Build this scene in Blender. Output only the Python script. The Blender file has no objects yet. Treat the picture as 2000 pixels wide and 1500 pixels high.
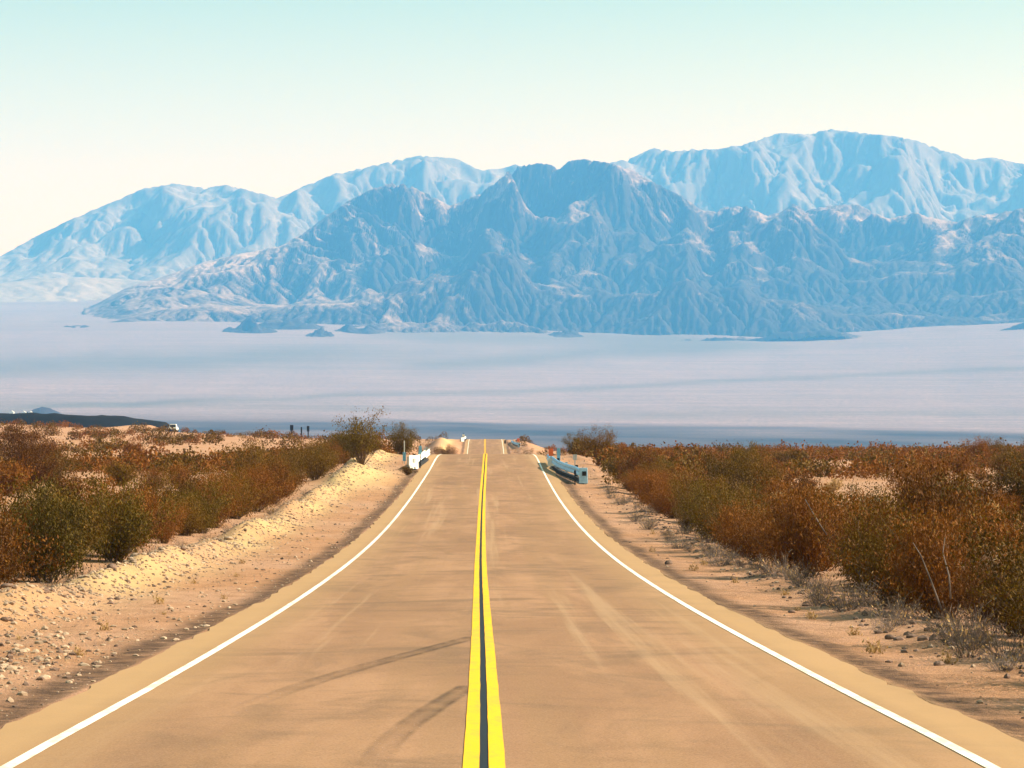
import bpy, math, random
import numpy as np
from mathutils import Vector, Matrix
random.seed(7); RNG = np.random.default_rng(11)
S = bpy.context.scene; C = S.collection
R = math.radians
# ------------------------------------------------------------------ camera, sky, sun, exposure
F = 5555.0                      # focal length in pixels of the 2000 px wide photograph (100 mm on 36 mm)
EYE = 4.0; VX, HY = 947.0, 850.0
cam = bpy.data.cameras.new('camera'); cam.lens = 100.0; cam.sensor_width = 36.0
cam.clip_start = 0.5; cam.clip_end = 90000
co = bpy.data.objects.new('camera', cam); C.objects.link(co); S.camera = co
co.location = (-0.03, 0, EYE)
co.rotation_euler = (R(90) + math.atan((HY - 750) / F), 0, -math.atan((1000 - VX) / F))
SUN_AZ, SUN_EL = R(84), R(38)   # azimuth clockwise from the view direction (+Y)
w = bpy.data.worlds.new('World'); S.world = w; w.use_nodes = True
wn = w.node_tree.nodes; wl = w.node_tree.links
sky = wn.new('ShaderNodeTexSky'); sky.sky_type = 'NISHITA'; sky.sun_disc = False
sky.sun_elevation = SUN_EL; sky.sun_rotation = SUN_AZ
sky.air_density = 1.0; sky.dust_density = 2.2; sky.ozone_density = 1.6
tint = wn.new('ShaderNodeMix'); tint.data_type = 'RGBA'; tint.blend_type = 'MULTIPLY'; tint.inputs[0].default_value = 1
tc = wn.new('ShaderNodeTexCoord'); sx = wn.new('ShaderNodeSeparateXYZ'); wl.new(tc.outputs['Generated'], sx.inputs[0])
mr = wn.new('ShaderNodeMapRange'); mr.inputs[1].default_value = 0.02; mr.inputs[2].default_value = 0.17; wl.new(sx.outputs[2], mr.inputs[0])
hz = wn.new('ShaderNodeMix'); hz.data_type = 'RGBA'; hz.inputs[6].default_value = (2.9, 1.58, 0.70, 1); hz.inputs[7].default_value = (0.88, 0.98, 0.56, 1)
wl.new(mr.outputs[0], hz.inputs[0]); wl.new(hz.outputs[2], tint.inputs[7])
wl.new(sky.outputs[0], tint.inputs[6]); wl.new(tint.outputs[2], wn['Background'].inputs[0])
wn['Background'].inputs[1].default_value = 0.128
sun = bpy.data.lights.new('sun', 'SUN'); sun.energy = 5.0; sun.angle = R(0.5); sun.color = (1.0, 0.95, 0.88)
so = bpy.data.objects.new('sun', sun); C.objects.link(so)
sd = Vector((math.sin(SUN_AZ) * math.cos(SUN_EL), math.cos(SUN_AZ) * math.cos(SUN_EL), math.sin(SUN_EL)))
so.rotation_euler = sd.to_track_quat('Z', 'Y').to_euler(); so.location = (60, 0, 80)
S.view_settings.view_transform = 'Standard'; S.view_settings.look = 'None'
S.view_settings.gamma = 1; S.view_settings.exposure = 0.82
S.cycles.use_denoising = True
S.cycles.max_bounces = 6; S.cycles.diffuse_bounces = 3; S.cycles.volume_bounces = 1
S.cycles.transparent_max_bounces = 24

# ------------------------------------------------------------------ helpers
def px2w(px, py, Y): return ((px - VX) / F * Y, Y, EYE + (HY - py) / F * Y)
def sstep(a, b, x):
    t = np.clip((np.asarray(x, float) - a) / (b - a), 0, 1); return t * t * (3 - 2 * t)
def hsh(ix, iy, seed):
    n = (ix.astype(np.int64) * 374761393 + iy.astype(np.int64) * 668265263 + seed * 1274126177) & 0xffffffff
    n = ((n ^ (n >> 13)) * 1274126177) & 0xffffffff
    return ((n ^ (n >> 16)) & 0xffff) / 65535.0
def vnoise(x, y, seed=0):
    x = np.asarray(x, float); y = np.asarray(y, float)
    ix = np.floor(x); iy = np.floor(y); fx = x - ix; fy = y - iy
    fx = fx * fx * (3 - 2 * fx); fy = fy * fy * (3 - 2 * fy)
    a = hsh(ix, iy, seed); b = hsh(ix + 1, iy, seed); c = hsh(ix, iy + 1, seed); d = hsh(ix + 1, iy + 1, seed)
    return (a + (b - a) * fx) * (1 - fy) + (c + (d - c) * fx) * fy - 0.5
def fbm(x, y, seed=0, oct=4, g=0.5):
    s = 0; a = 1
    for o in range(oct):
        s = s + a * vnoise(x * 2 ** o + 17.3 * o, y * 2 ** o - 9.1 * o, seed + o); a *= g
    return s
def mesh_np(name, V, Fq, mat=None, smooth=False, parent=None):
    """V (n,3), Fq (m,3|4) arrays -> one mesh object"""
    V = np.asarray(V, np.float32); Fq = np.asarray(Fq, np.int32); k = Fq.shape[1]
    me = bpy.data.meshes.new(name); me.vertices.add(len(V)); me.vertices.foreach_set('co', V.ravel())
    me.loops.add(Fq.size); me.loops.foreach_set('vertex_index', Fq.ravel())
    me.polygons.add(len(Fq)); me.polygons.foreach_set('loop_start', np.arange(0, Fq.size, k, dtype=np.int32))
    me.polygons.foreach_set('loop_total', np.full(len(Fq), k, np.int32))
    me.polygons.foreach_set('use_smooth', np.full(len(Fq), smooth, bool))
    me.update(calc_edges=True); me.validate()
    if mat: me.materials.append(mat)
    o = bpy.data.objects.new(name, me); C.objects.link(o)
    if parent: o.parent = parent
    return o
def grid_faces(nr, nc):
    i = np.arange(nr - 1)[:, None] * nc + np.arange(nc - 1)[None, :]
    return np.stack([i, i + 1, i + nc + 1, i + nc], -1).reshape(-1, 4)
def attr(o, name, vals):
    a = o.data.attributes.new(name, 'FLOAT', 'POINT'); a.data.foreach_set('value', np.asarray(vals, np.float32).ravel())
def tag(o, label=None, cat=None, group=None, kind=None):
    if label: o['label'] = label
    if cat: o['category'] = cat
    if group: o['group'] = group
    if kind: o['kind'] = kind
    return o
def empty(name, loc, rz=0, sc=1):
    o = bpy.data.objects.new(name, None); C.objects.link(o); o.location = loc; o.rotation_euler = (0, 0, rz)
    o.scale = (sc, sc, sc) if not hasattr(sc, '__len__') else sc; o.empty_display_size = 0.1
    return o
class MB:
    """collects solids into one mesh"""
    def __init__(s): s.v = []; s.f = []
    def hexa(s, p):
        b = len(s.v); s.v += [tuple(q) for q in p]
        s.f += [[b + i for i in q] for q in ((3, 2, 1, 0), (4, 5, 6, 7), (0, 1, 5, 4), (1, 2, 6, 5), (2, 3, 7, 6), (3, 0, 4, 7))]
    def box(s, x0, x1, y0, y1, z0, z1, taper=0.0):
        t = taper
        s.hexa([(x0, y0, z0), (x1, y0, z0), (x1, y1, z0), (x0, y1, z0),
                (x0 + t, y0 + t, z1), (x1 - t, y0 + t, z1), (x1 - t, y1 - t, z1), (x0 + t, y1 - t, z1)])
    def tube(s, pts, rad, n=6, cap=True):
        b = len(s.v)
        for i, p in enumerate(pts):
            p = Vector(p); d = Vector(pts[min(i + 1, len(pts) - 1)]) - Vector(pts[max(i - 1, 0)]); d.normalize()
            u = d.orthogonal().normalized(); v = d.cross(u); r = rad[i] if hasattr(rad, '__len__') else rad
            for k in range(n):
                a = 2 * math.pi * k / n; s.v.append(tuple(p + u * math.cos(a) * r + v * math.sin(a) * r))
        for i in range(len(pts) - 1):
            for k in range(n):
                k2 = (k + 1) % n; s.f.append([b + i * n + k, b + i * n + k2, b + (i + 1) * n + k2, b + (i + 1) * n + k])
        if cap:
            s.f.append([b + k for k in range(n)][::-1]); e = b + (len(pts) - 1) * n; s.f.append([e + k for k in range(n)])
    def build(s, name, mat, parent=None, bevel=0.0, smooth=False):
        me = bpy.data.meshes.new(name); me.from_pydata(s.v, [], s.f); me.update()
        me.materials.append(mat)
        if smooth:
            for p in me.polygons: p.use_smooth = True
        o = bpy.data.objects.new(name, me); C.objects.link(o)
        if parent: o.parent = parent
        if bevel:
            m = o.modifiers.new('bevel', 'BEVEL'); m.width = bevel; m.segments = 2
        return o

# ------------------------------------------------------------------ materials
class NT:
    def __init__(s, name, rough=0.9):
        s.m = bpy.data.materials.new(name); s.m.use_nodes = True; s.t = s.m.node_tree; s.b = s.t.nodes['Principled BSDF']
        s.b.inputs['Roughness'].default_value = rough; s.b.inputs['Specular IOR Level'].default_value = 0.15
    def n(s, typ, **kw):
        x = s.t.nodes.new(typ)
        for k, v in kw.items(): setattr(x, k, v)
        return x
    def put(s, sock, v):
        if v is None: return
        if isinstance(v, bpy.types.NodeSocket): s.t.links.new(v, sock)
        else:
            if hasattr(v, '__len__') and len(v) == 3 and sock.type == 'RGBA': v = tuple(v) + (1,)
            sock.default_value = v
    def coord(s, scale=(1, 1, 1), kind='Object', rot=(0, 0, 0)):
        t = s.n('ShaderNodeTexCoord'); mp = s.n('ShaderNodeMapping'); s.t.links.new(t.outputs[kind], mp.inputs[0])
        mp.inputs['Scale'].default_value = scale; mp.inputs['Rotation'].default_value = rot; return mp.outputs[0]
    def noise(s, vec, scale=1.0, detail=4, rough=0.55, dist=0.0):
        x = s.n('ShaderNodeTexNoise'); s.put(x.inputs['Vector'], vec); x.inputs['Scale'].default_value = scale
        x.inputs['Detail'].default_value = detail; x.inputs['Roughness'].default_value = rough; x.inputs['Distortion'].default_value = dist
        return x.outputs['Fac']
    def ramp(s, fac, a, b, lo=0.0, hi=1.0):
        x = s.n('ShaderNodeMapRange', interpolation_type='SMOOTHSTEP'); s.put(x.inputs[0], fac)
        x.inputs[1].default_value = a; x.inputs[2].default_value = b; x.inputs[3].default_value = lo; x.inputs[4].default_value = hi
        return x.outputs[0]
    def math(s, op, a, b=None):
        x = s.n('ShaderNodeMath', operation=op); s.put(x.inputs[0], a); s.put(x.inputs[1], b); return x.outputs[0]
    def mix(s, fac, a, b, mode='MIX'):
        x = s.n('ShaderNodeMix', data_type='RGBA', blend_type=mode); s.put(x.inputs[0], fac); s.put(x.inputs[6], a); s.put(x.inputs[7], b)
        return x.outputs[2]
    def attr(s, name):
        x = s.n('ShaderNodeAttribute'); x.attribute_name = name; return x.outputs['Fac']
    def bump(s, h, strength=0.4, dist=0.05):
        x = s.n('ShaderNodeBump'); s.put(x.inputs['Height'], h); x.inputs['Strength'].default_value = strength; x.inputs['Distance'].default_value = dist
        s.t.links.new(x.outputs[0], s.b.inputs['Normal'])
    def col(s, c): s.put(s.b.inputs['Base Color'], c); return s
def plain(name, c, rough=0.7, var=0.15, scale=6.0, metal=0.0):
    q = NT(name, rough); f = q.noise(q.coord(), scale, 5, 0.6)
    q.col(q.mix(q.ramp(f, 0.3, 0.7), tuple(x * (1 - var) for x in c), tuple(min(1, x * (1 + var)) for x in c)))
    q.b.inputs['Metallic'].default_value = metal
    return q.m

def m_road():
    q = NT('dusty_asphalt', 0.88)
    v = q.coord((1, 0.16, 1)); a = q.noise(v, 0.55, 5, 0.6, 0.6)
    c = q.mix(q.ramp(a, 0.36, 0.66), (0.232, 0.115, 0.061), (0.33, 0.174, 0.096))
    lon = q.noise(q.coord((1, 0.004, 1)), 1.5, 3, 0.55)                    # wheel tracks
    c = q.mix(q.ramp(lon, 0.40, 0.62, 0, 0.5), c, (0.24, 0.128, 0.062))
    st = q.noise(q.coord((0.35, 0.42, 1)), 0.8, 6, 0.62, 1.2)              # transverse dark stains
    c = q.mix(q.ramp(st, 0.48, 0.68, 0, 0.75), c, (0.145, 0.078, 0.045))
    st2 = q.noise(q.coord((1.0, 0.30, 1)), 0.8, 5, 0.6, 1.0); c = q.mix(q.ramp(st2, 0.48, 0.70, 0, 0.6), c, (0.15, 0.08, 0.045))
    ag = q.noise(q.coord(), 55, 3, 0.7); c = q.mix(q.ramp(ag, 0.40, 0.66, 0, 0.35), c, (0.46, 0.31, 0.19)); c = q.mix(q.ramp(q.noise(q.coord(), 34, 2, 0.6), 0.54, 0.68, 0, 0.45), c, (0.13, 0.075, 0.045))
    lt = q.noise(q.coord((1.6, 0.012, 1)), 1.0, 4, 0.6); c = q.mix(q.ramp(lt, 0.55, 0.72, 0, 0.5), c, (0.40, 0.255, 0.15))
    ed = q.attr('edge'); c = q.mix(q.math('MULTIPLY', ed, 0.7), c, (0.42, 0.26, 0.125))   # sand blown over the paved edge
    gap = q.attr('gap'); c = q.mix(gap, c, (0.018, 0.025, 0.034))          # dark strip between the yellow lines
    q.col(c); q.bump(q.math('ADD', ag, q.noise(q.coord(), 9, 3)), 0.25, 0.01)
    return q.m
def m_paint(name, c, wear):
    q = NT(name, 0.75); f = q.noise(q.coord((1, 0.25, 1)), 6, 5, 0.7); g = q.noise(q.coord((1, 0.3, 1)), 0.4, 3)
    q.col(q.mix(q.ramp(q.math('ADD', f, q.math('MULTIPLY', g, 0.5)), 0.66, 0.95, 0, 0.7), c, wear)); return q.m
def m_ground():
    q = NT('desert_soil', 0.95); v = q.coord()
    a = q.noise(v, 0.12, 6, 0.6); b = q.noise(v, 1.3, 6, 0.65); d = q.noise(v, 14, 5, 0.7)
    c = q.mix(q.ramp(a, 0.38, 0.62), (0.41, 0.205, 0.108), (0.45, 0.25, 0.158))
    c = q.mix(q.ramp(b, 0.42, 0.68, 0, 0.7), c, (0.27, 0.14, 0.075))
    c = q.mix(q.ramp(d, 0.50, 0.72, 0, 0.6), c, (0.52, 0.34, 0.20))
    c = q.mix(q.ramp(q.noise(v, 31, 3, 0.6), 0.60, 0.72, 0, 0.6), c, (0.20, 0.12, 0.08))
    yb = q.attr('berm'); c = q.mix(q.math('MULTIPLY', yb, q.ramp(b, 0.25, 0.6, 0.5, 1)), c, (0.53, 0.365, 0.175))
    dk = q.attr('dark'); c = q.mix(q.math('MULTIPLY', dk, q.ramp(q.noise(v, 2.2, 5, 0.7), 0.3, 0.6, 0.35, 0.95)), c, (0.085, 0.047, 0.03))
    q.col(c); q.bump(q.math('ADD', q.math('MULTIPLY', b, 1.5), q.math('ADD', d, q.math('MULTIPLY', q.noise(v, 40, 3), 0.5))), 0.8, 0.07)
    return q.m
def m_valley():
    q = NT('valley_scrub_soil', 0.95)
    v = q.coord((0.0005, 0.0020, 1), rot=(0, 0, R(12))); a = q.noise(v, 1.0, 6, 0.6, 0.4)
    v2 = q.coord((0.0011, 0.011, 1), rot=(0, 0, R(9))); b = q.noise(v2, 1.0, 7, 0.62, 0.3)
    c = q.mix(q.ramp(a, 0.40, 0.60), (0.345, 0.238, 0.252), (0.215, 0.168, 0.188))
    c = q.mix(q.ramp(b, 0.44, 0.68, 0, 0.6), c, (0.17, 0.15, 0.14))
    cv = q.attr('cover'); c = q.mix(q.math('MULTIPLY', cv, q.ramp(b, 0.2, 0.6, 0.55, 0.95)), c, (0.13, 0.12, 0.115))
    v3 = q.coord((0.09, 0.012, 1)); sp = q.noise(v3, 1.0, 4, 0.75); c = q.mix(q.ramp(sp, 0.44, 0.66, 0, 0.6), c, (0.11, 0.095, 0.095))
    c = q.mix(q.ramp(q.noise(q.coord((0.03, 0.004, 1)), 1.0, 3, 0.6), 0.62, 0.75, 0, 0.4), c, (0.60, 0.48, 0.44))
    sc = q.attr('scrub'); c = q.mix(q.math('MULTIPLY', sc, q.ramp(b, 0.2, 0.75, 1.0, 0.7)), c, (0.03, 0.03, 0.036))
    c = q.mix(q.math('MULTIPLY', sc, q.ramp(sp, 0.55, 0.75, 0, 0.3)), c, (0.25, 0.19, 0.19))
    q.col(c); return q.m
def m_rock(name, dark, pale, sc):
    q = NT(name, 0.95); v = q.coord((1, 1, 1)); a = q.noise(v, sc, 7, 0.62, 0.5); b = q.noise(v, sc * 6, 5, 0.65)
    pl = q.attr('pale')
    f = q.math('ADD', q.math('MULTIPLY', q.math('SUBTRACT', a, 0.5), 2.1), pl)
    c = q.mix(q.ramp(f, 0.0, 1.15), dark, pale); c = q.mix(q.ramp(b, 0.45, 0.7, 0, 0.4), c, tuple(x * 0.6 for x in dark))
    q.col(c); q.bump(b, 0.7, 12); return q.m
def m_leaf(name, c1, c2, c3):
    q = NT(name, 0.7); oi = q.n('ShaderNodeObjectInfo'); f = q.noise(q.coord(), 2.6, 4, 0.6)
    g = q.math('ADD', f, q.math('MULTIPLY', q.math('SUBTRACT', oi.outputs['Random'], 0.5), 0.5))
    c = q.mix(q.ramp(g, 0.28, 0.62), c1, c2); c = q.mix(q.ramp(q.noise(q.coord(), 11, 3, 0.6), 0.52, 0.70, 0, 0.7), c, c3)
    q.col(c)
    tr = q.n('ShaderNodeBsdfTranslucent'); q.put(tr.inputs[0], c); mx = q.n('ShaderNodeMixShader'); mx.inputs[0].default_value = 0.20
    q.t.links.new(q.b.outputs[0], mx.inputs[1]); q.t.links.new(tr.outputs[0], mx.inputs[2])
    q.t.links.new(mx.outputs[0], q.t.nodes['Material Output'].inputs[0]); return q.m
M = dict(road=m_road(), white=m_paint('white_road_paint', (0.86, 0.82, 0.72), (0.55, 0.42, 0.28)),
         yellow=m_paint('yellow_road_paint', (0.84, 0.44, 0.010), (0.55, 0.31, 0.06)),
         ground=m_ground(), valley=m_valley(),
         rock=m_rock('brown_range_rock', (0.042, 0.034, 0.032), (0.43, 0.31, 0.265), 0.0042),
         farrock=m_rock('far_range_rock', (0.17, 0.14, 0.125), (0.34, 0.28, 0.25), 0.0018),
         lava=plain('black_lava', (0.006, 0.006, 0.008), 0.95, 0.5, 0.05),
         olive=m_leaf('olive_leaf', (0.064, 0.034, 0.002), (0.140, 0.068, 0.003), (0.28, 0.165, 0.010)),
         rust=m_leaf('rust_leaf', (0.080, 0.029, 0.003), (0.20, 0.068, 0.005), (0.34, 0.15, 0.016)),
         green=m_leaf('green_leaf', (0.062, 0.041, 0.003), (0.125, 0.076, 0.004), (0.25, 0.165, 0.012)),
         straw=m_leaf('straw_leaf', (0.40, 0.25, 0.10), (0.48, 0.31, 0.13), (0.30, 0.17, 0.07)),
         twig=plain('grey_twig', (0.165, 0.13, 0.115), 0.9, 0.5, 3), bark=plain('brown_stem', (0.12, 0.075, 0.045), 0.9, 0.4, 3),
         stone=plain('pale_stone', (0.37, 0.265, 0.19), 0.9, 0.35, 1.2), dstone=plain('brown_stone', (0.17, 0.11, 0.085), 0.9, 0.35, 6),
         wpaint=plain('white_board_paint', (0.80, 0.80, 0.76), 0.6, 0.08, 4), steel=plain('galvanised_steel', (0.42, 0.44, 0.45), 0.5, 0.12, 6, 0.3),
         dark=plain('dark_wood', (0.03, 0.03, 0.035), 0.8, 0.3, 6), orange=plain('orange_reflector', (0.75, 0.16, 0.05), 0.5, 0.1),
         wshade=plain('shaded_white_rail_paint', (0.36, 0.62, 0.90), 0.55, 0.15, 3), bluep=plain('blue_marker_paint', (0.18, 0.42, 0.62), 0.5, 0.1), glass=plain('dark_glass', (0.02, 0.025, 0.03), 0.1, 0.1),  # right rail: white paint with its blue shade put into the colour
         rubber=plain('black_rubber', (0.02, 0.02, 0.02), 0.9, 0.1))

# ------------------------------------------------------------------ road profile
def monotone(xs, ys):
    xs = np.array(xs, float); ys = np.array(ys, float); h = np.diff(xs); d = np.diff(ys) / h
    m = np.concatenate([[d[0]], (d[:-1] * h[1:] + d[1:] * h[:-1]) / (h[1:] + h[:-1]), [d[-1]]])
    def f(x):
        x = np.asarray(x, float); i = np.clip(np.searchsorted(xs, x) - 1, 0, len(h) - 1)
        t = (x - xs[i]) / h[i]; t2 = t * t; t3 = t2 * t
        return ys[i] * (2 * t3 - 3 * t2 + 1) + h[i] * m[i] * (t3 - 2 * t2 + t) + ys[i + 1] * (3 * t2 - 2 * t3) + h[i] * m[i + 1] * (t3 - t2)
    return f
road_z = monotone([-40, 0, 21, 31, 58, 81, 105, 132, 181, 215, 230, 262, 400, 500, 560, 640, 670, 760, 1000],
                  [EYE + q for q in (-1.5, -2.1, -2.42, -2.66, -3.18, -3.43, -3.45, -3.2, -2.28, -1.50, -1.50, -2.0, -6.2, -6.0, -4.0, -0.95, -0.98, -3.5, -14)])
road_x = monotone([-40, 0, 21, 81, 132, 215, 400, 700, 1000], [-0.03, -0.03, -0.035, -0.15, -0.16, -0.0, 0, 0, 0])
LL, LR, EDGE = -3.54, 3.77, 0.68      # white lines, paved edge beyond them
def road_pt(px, py):
    Y = np.linspace(8, 214, 4000); p = HY - (road_z(Y) - EYE) / Y * F
    y = Y[np.argmin(np.abs(p - py))]; return (px - VX) / F * y, float(y)

def strip(name, x0, x1, mat, lift, y0=-30, y1=900, extra=(), rag=0):
    Y = np.concatenate([np.arange(y0, 120, 0.5), np.arange(120, 330, 1.0), np.arange(330, y1 + 1, 4.0)])
    xs = np.array([x0, *extra, x1], float); n = len(xs)
    X = road_x(Y)[:, None] + xs[None, :]
    if rag:
        X[:, 0] += rag * fbm(Y * 0.9, Y * 0, 5, 3); X[:, -1] += rag * fbm(Y * 0.9, Y * 0, 9, 3)
    Z = road_z(Y)[:, None] + lift - 0.012 * np.abs(xs)[None, :]
    V = np.stack([X, np.broadcast_to(Y[:, None], X.shape), Z], -1).reshape(-1, 3)
    return V, grid_faces(len(Y), n), len(Y), n
xs_in = [LL - 0.55, LL - 0.3, LL - 0.1, LL, -2.6, -1.8, -0.9, -0.04, -0.033, 0.033, 0.04, 0.9, 1.8, 2.7, LR, LR + 0.1, LR + 0.3, LR + 0.55]
V, fq, nr, nc = strip('road', LL - EDGE, LR + EDGE, None, 0, extra=xs_in, rag=0.11)
top = V.reshape(nr, nc, 3); sk_l = top[:, :1].copy(); sk_r = top[:, -1:].copy()
sk_l[..., 2] -= 0.14; sk_r[..., 2] -= 0.14; sk_l[..., 0] -= 0.05; sk_r[..., 0] += 0.05
V = np.concatenate([sk_l, top, sk_r], 1); nc += 2
road = mesh_np('road', V.reshape(-1, 3), grid_faces(nr, nc), M['road']); tag(road, kind='structure')
xx = np.array([LL - EDGE, LL - EDGE, *xs_in, LR + EDGE, LR + EDGE])
ed = np.clip(np.maximum((LL + 0.25 - xx) / 0.5, (xx - LR + 0.25) / 0.5), 0, 1)
gp = (np.abs(xx) < 0.035).astype(float)
attr(road, 'edge', np.broadcast_to(ed, (nr, nc))); attr(road, 'gap', np.broadcast_to(gp, (nr, nc)))
for x0, x1, m, nm in ((LL - 0.055, LL + 0.055, 'white', 'white_edge_line'), (LR - 0.055, LR + 0.055, 'white', 'white_edge_line'),
                      (-0.155, -0.035, 'yellow', 'yellow_centre_line'), (0.035, 0.155, 'yellow', 'yellow_centre_line')):
    V, fq, a_, b_ = strip(nm, x0, x1, None, 0.006, rag=0.005)
    tag(mesh_np(nm, V, fq, M[m]), kind='structure')

# tyre skid marks: thin worn rubber films on the road
def skid(pts, wid, fade):
    q = NT('rubber_film', 0.8); q.col((0.075, 0.055, 0.042)); f = q.noise(q.coord((1, 0.3, 1)), 3.5, 5, 0.65)
    tr = q.n('ShaderNodeBsdfTransparent'); mx = q.n('ShaderNodeMixShader')
    q.put(mx.inputs[0], q.math('MULTIPLY', q.attr('fade'), q.ramp(f, 0.3, 0.62, 0.25, 1.0)))
    q.t.links.new(tr.outputs[0], mx.inputs[1]); q.t.links.new(q.b.outputs[0], mx.inputs[2]); q.t.links.new(mx.outputs[0], q.t.nodes['Material Output'].inputs[0])
    P = np.array([road_pt(*p) for p in pts]); t = np.linspace(0, 1, len(P)); tt = np.linspace(0, 1, 90)
    X = np.polyval(np.polyfit(t, P[:, 0], 3), tt); Y = np.polyval(np.polyfit(t, P[:, 1], 3), tt)
    T = np.stack([np.gradient(X), np.gradient(Y)], -1); T /= np.linalg.norm(T, axis=1)[:, None]; N = np.stack([-T[:, 1], T[:, 0]], -1)
    offs = np.linspace(-0.5, 0.5, 7) * wid; prof = np.array([0, 0.8, 0.55, 0.35, 0.5, 0.9, 0])
    PX = X[:, None] + N[:, :1] * offs; PY = Y[:, None] + N[:, 1:] * offs
    Z = road_z(PY) - 0.012 * np.abs(PX - road_x(PY)) + 0.004
    o = mesh_np('tyre_mark', np.stack([PX, PY, Z], -1).reshape(-1, 3), grid_faces(90, 7), q.m)
    attr(o, 'fade', (1 - tt[:, None] ** 1.5) * prof[None, :] * fade); tag(o, kind='structure')
skid([(922, 1243), (800, 1276), (660, 1308), (560, 1345), (440, 1388)], 0.34, 0.62)
skid([(912, 1338), (850, 1375), (790, 1415), (745, 1455), (715, 1500)], 0.30, 0.6)

# ------------------------------------------------------------------ near ground
LAVA_Y = 1700
def ground_z(X, Y):
    X = np.asarray(X, float); Y = np.asarray(Y, float)
    rx = X - road_x(Y); rz = road_z(np.clip(Y, -40, 1000))
    dl = (LL - EDGE) - rx; dr = rx - (LR + EDGE); d = np.maximum(np.maximum(dl, dr), 0)
    left = rx < 0
    # plateau either side
    far = sstep(120, 560, Y)
    pl = -2.75 + far * (1.75 + 0.046 * np.clip(-X - 33, 0, 220)) + 0.35 * fbm(X / 22, Y / 60, 3, 4) + 0.5 * sstep(60, 10, Y)
    pr = -2.7 - 0.1 * far - 0.9 * sstep(380, 640, Y) + 0.35 * fbm(X / 25, Y / 60, 8, 4) + 0.5 * sstep(60, 10, Y)
    p = EYE + np.where(left, pl, pr)
    drop = sstep(640, 900, Y); p = p - drop * (20 + 0 * X)
    rel = rz - 0.07 - 0.05 * sstep(0, 0.25, d) + np.where(left, 0.02 * d, -0.02 * d)
    bl = sstep(np.where(left, 3.6, 2.4), np.where(left, 16, 13), d)
    z = rel * (1 - bl) + p * bl
    # left windrow of gravel
    b = np.exp(-((dl - 3.8) / 0.6) ** 2) * (0.36 + 0.5 * fbm(X * 0, Y / 7, 21, 3)) * sstep(34, 52, Y) * (1 - sstep(215, 240, Y))
    b += np.exp(-((dl - 3.3) / 1.5) ** 2 - ((Y - 168) / 12) ** 2) * 0.75
    b += np.exp(-((dl - 1.6) / 1.0) ** 2 - ((Y - 29) / 6) ** 2) * 0.10
    z = z + b * left
    # little low ridge where the right shrubs start
    z = z + np.exp(-((dr - 2.6) / 0.5) ** 2) * 0.10 * (~left)
    rough = sstep(0.1, 1.2, d)
    z = z + rough * (0.045 * fbm(X / 1.1, Y / 1.6, 31, 3) + 0.045 * fbm(X / 0.35, Y / 0.5, 41, 2))
    # banks by the second culvert, mound to the far left
    z = z + 3.2 * np.exp(-((dl - 4.5) / 2.6) ** 2 - ((Y - 560) / 45) ** 2) * left + 1.0 * np.exp(-((dr - 4.5) / 2.5) ** 2 - ((Y - 585) / 30) ** 2)
    mx = (325 - VX) / F * 720
    z = z + 3.0 * np.exp(-((X - mx) / 5.0) ** 2 - ((Y - 700) / 50) ** 2)
    # under the paving stay well below the road
    z = np.where(d <= 0, rz - 0.25, z)
    return z
ys = [-14.0]
while ys[-1] < 1000: ys.append(ys[-1] + max(0.22, 0.0058 * abs(ys[-1])))
ys = np.array(ys)
cx = [0.0]
while cx[-1] < 420: cx.append(cx[-1] + max(0.14, 0.035 * max(cx[-1] - 4.0, 0)))
cx = np.array(cx); pos = np.concatenate([[LR + EDGE - 0.12, LR + EDGE + 0.02], LR + EDGE + 0.02 + cx[1:]]); neg = np.concatenate([[LL - EDGE + 0.12, LL - EDGE - 0.02], LL - EDGE - 0.02 - cx[1:]])
gxs = np.concatenate([neg[::-1], [0], pos]); GX, GY = np.meshgrid(gxs, ys); GX = GX + road_x(GY)
GZ = ground_z(GX, GY)
ground = mesh_np('ground', np.stack([GX, GY, GZ], -1).reshape(-1, 3), grid_faces(len(ys), len(gxs)), M['ground'], True)
tag(ground, kind='structure')
rx = GX - road_x(GY); dl = (LL - EDGE) - rx; dr = rx - (LR + EDGE)
attr(ground, 'berm', np.clip(np.exp(-((dl - 3.5) / 1.0) ** 2) * sstep(38, 60, GY) * (0.75 + fbm(GX / 2, GY / 6, 4, 3))
     + np.exp(-((dl - 2.9) / 1.7) ** 2 - ((GY - 168) / 14) ** 2) + 0.5 * np.exp(-((dr + 0.1) / 0.3) ** 2), 0, 1))
attr(ground, 'dark', np.clip(np.exp(-((np.maximum(dl, dr) - 0.34 - 0.2 * fbm(GX * 0, GY / 5, 77, 3)) / 0.30) ** 2) * (1.25 + 0.8 * fbm(GX, GY / 4, 14, 3)) * (np.maximum(dl, dr) > -0.15), 0, 1))  # dark crumbled soil; on the left also painted shade of the edge drop
def gz(x, y): return float(ground_z(np.array([x]), np.array([y]))[0])

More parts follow.
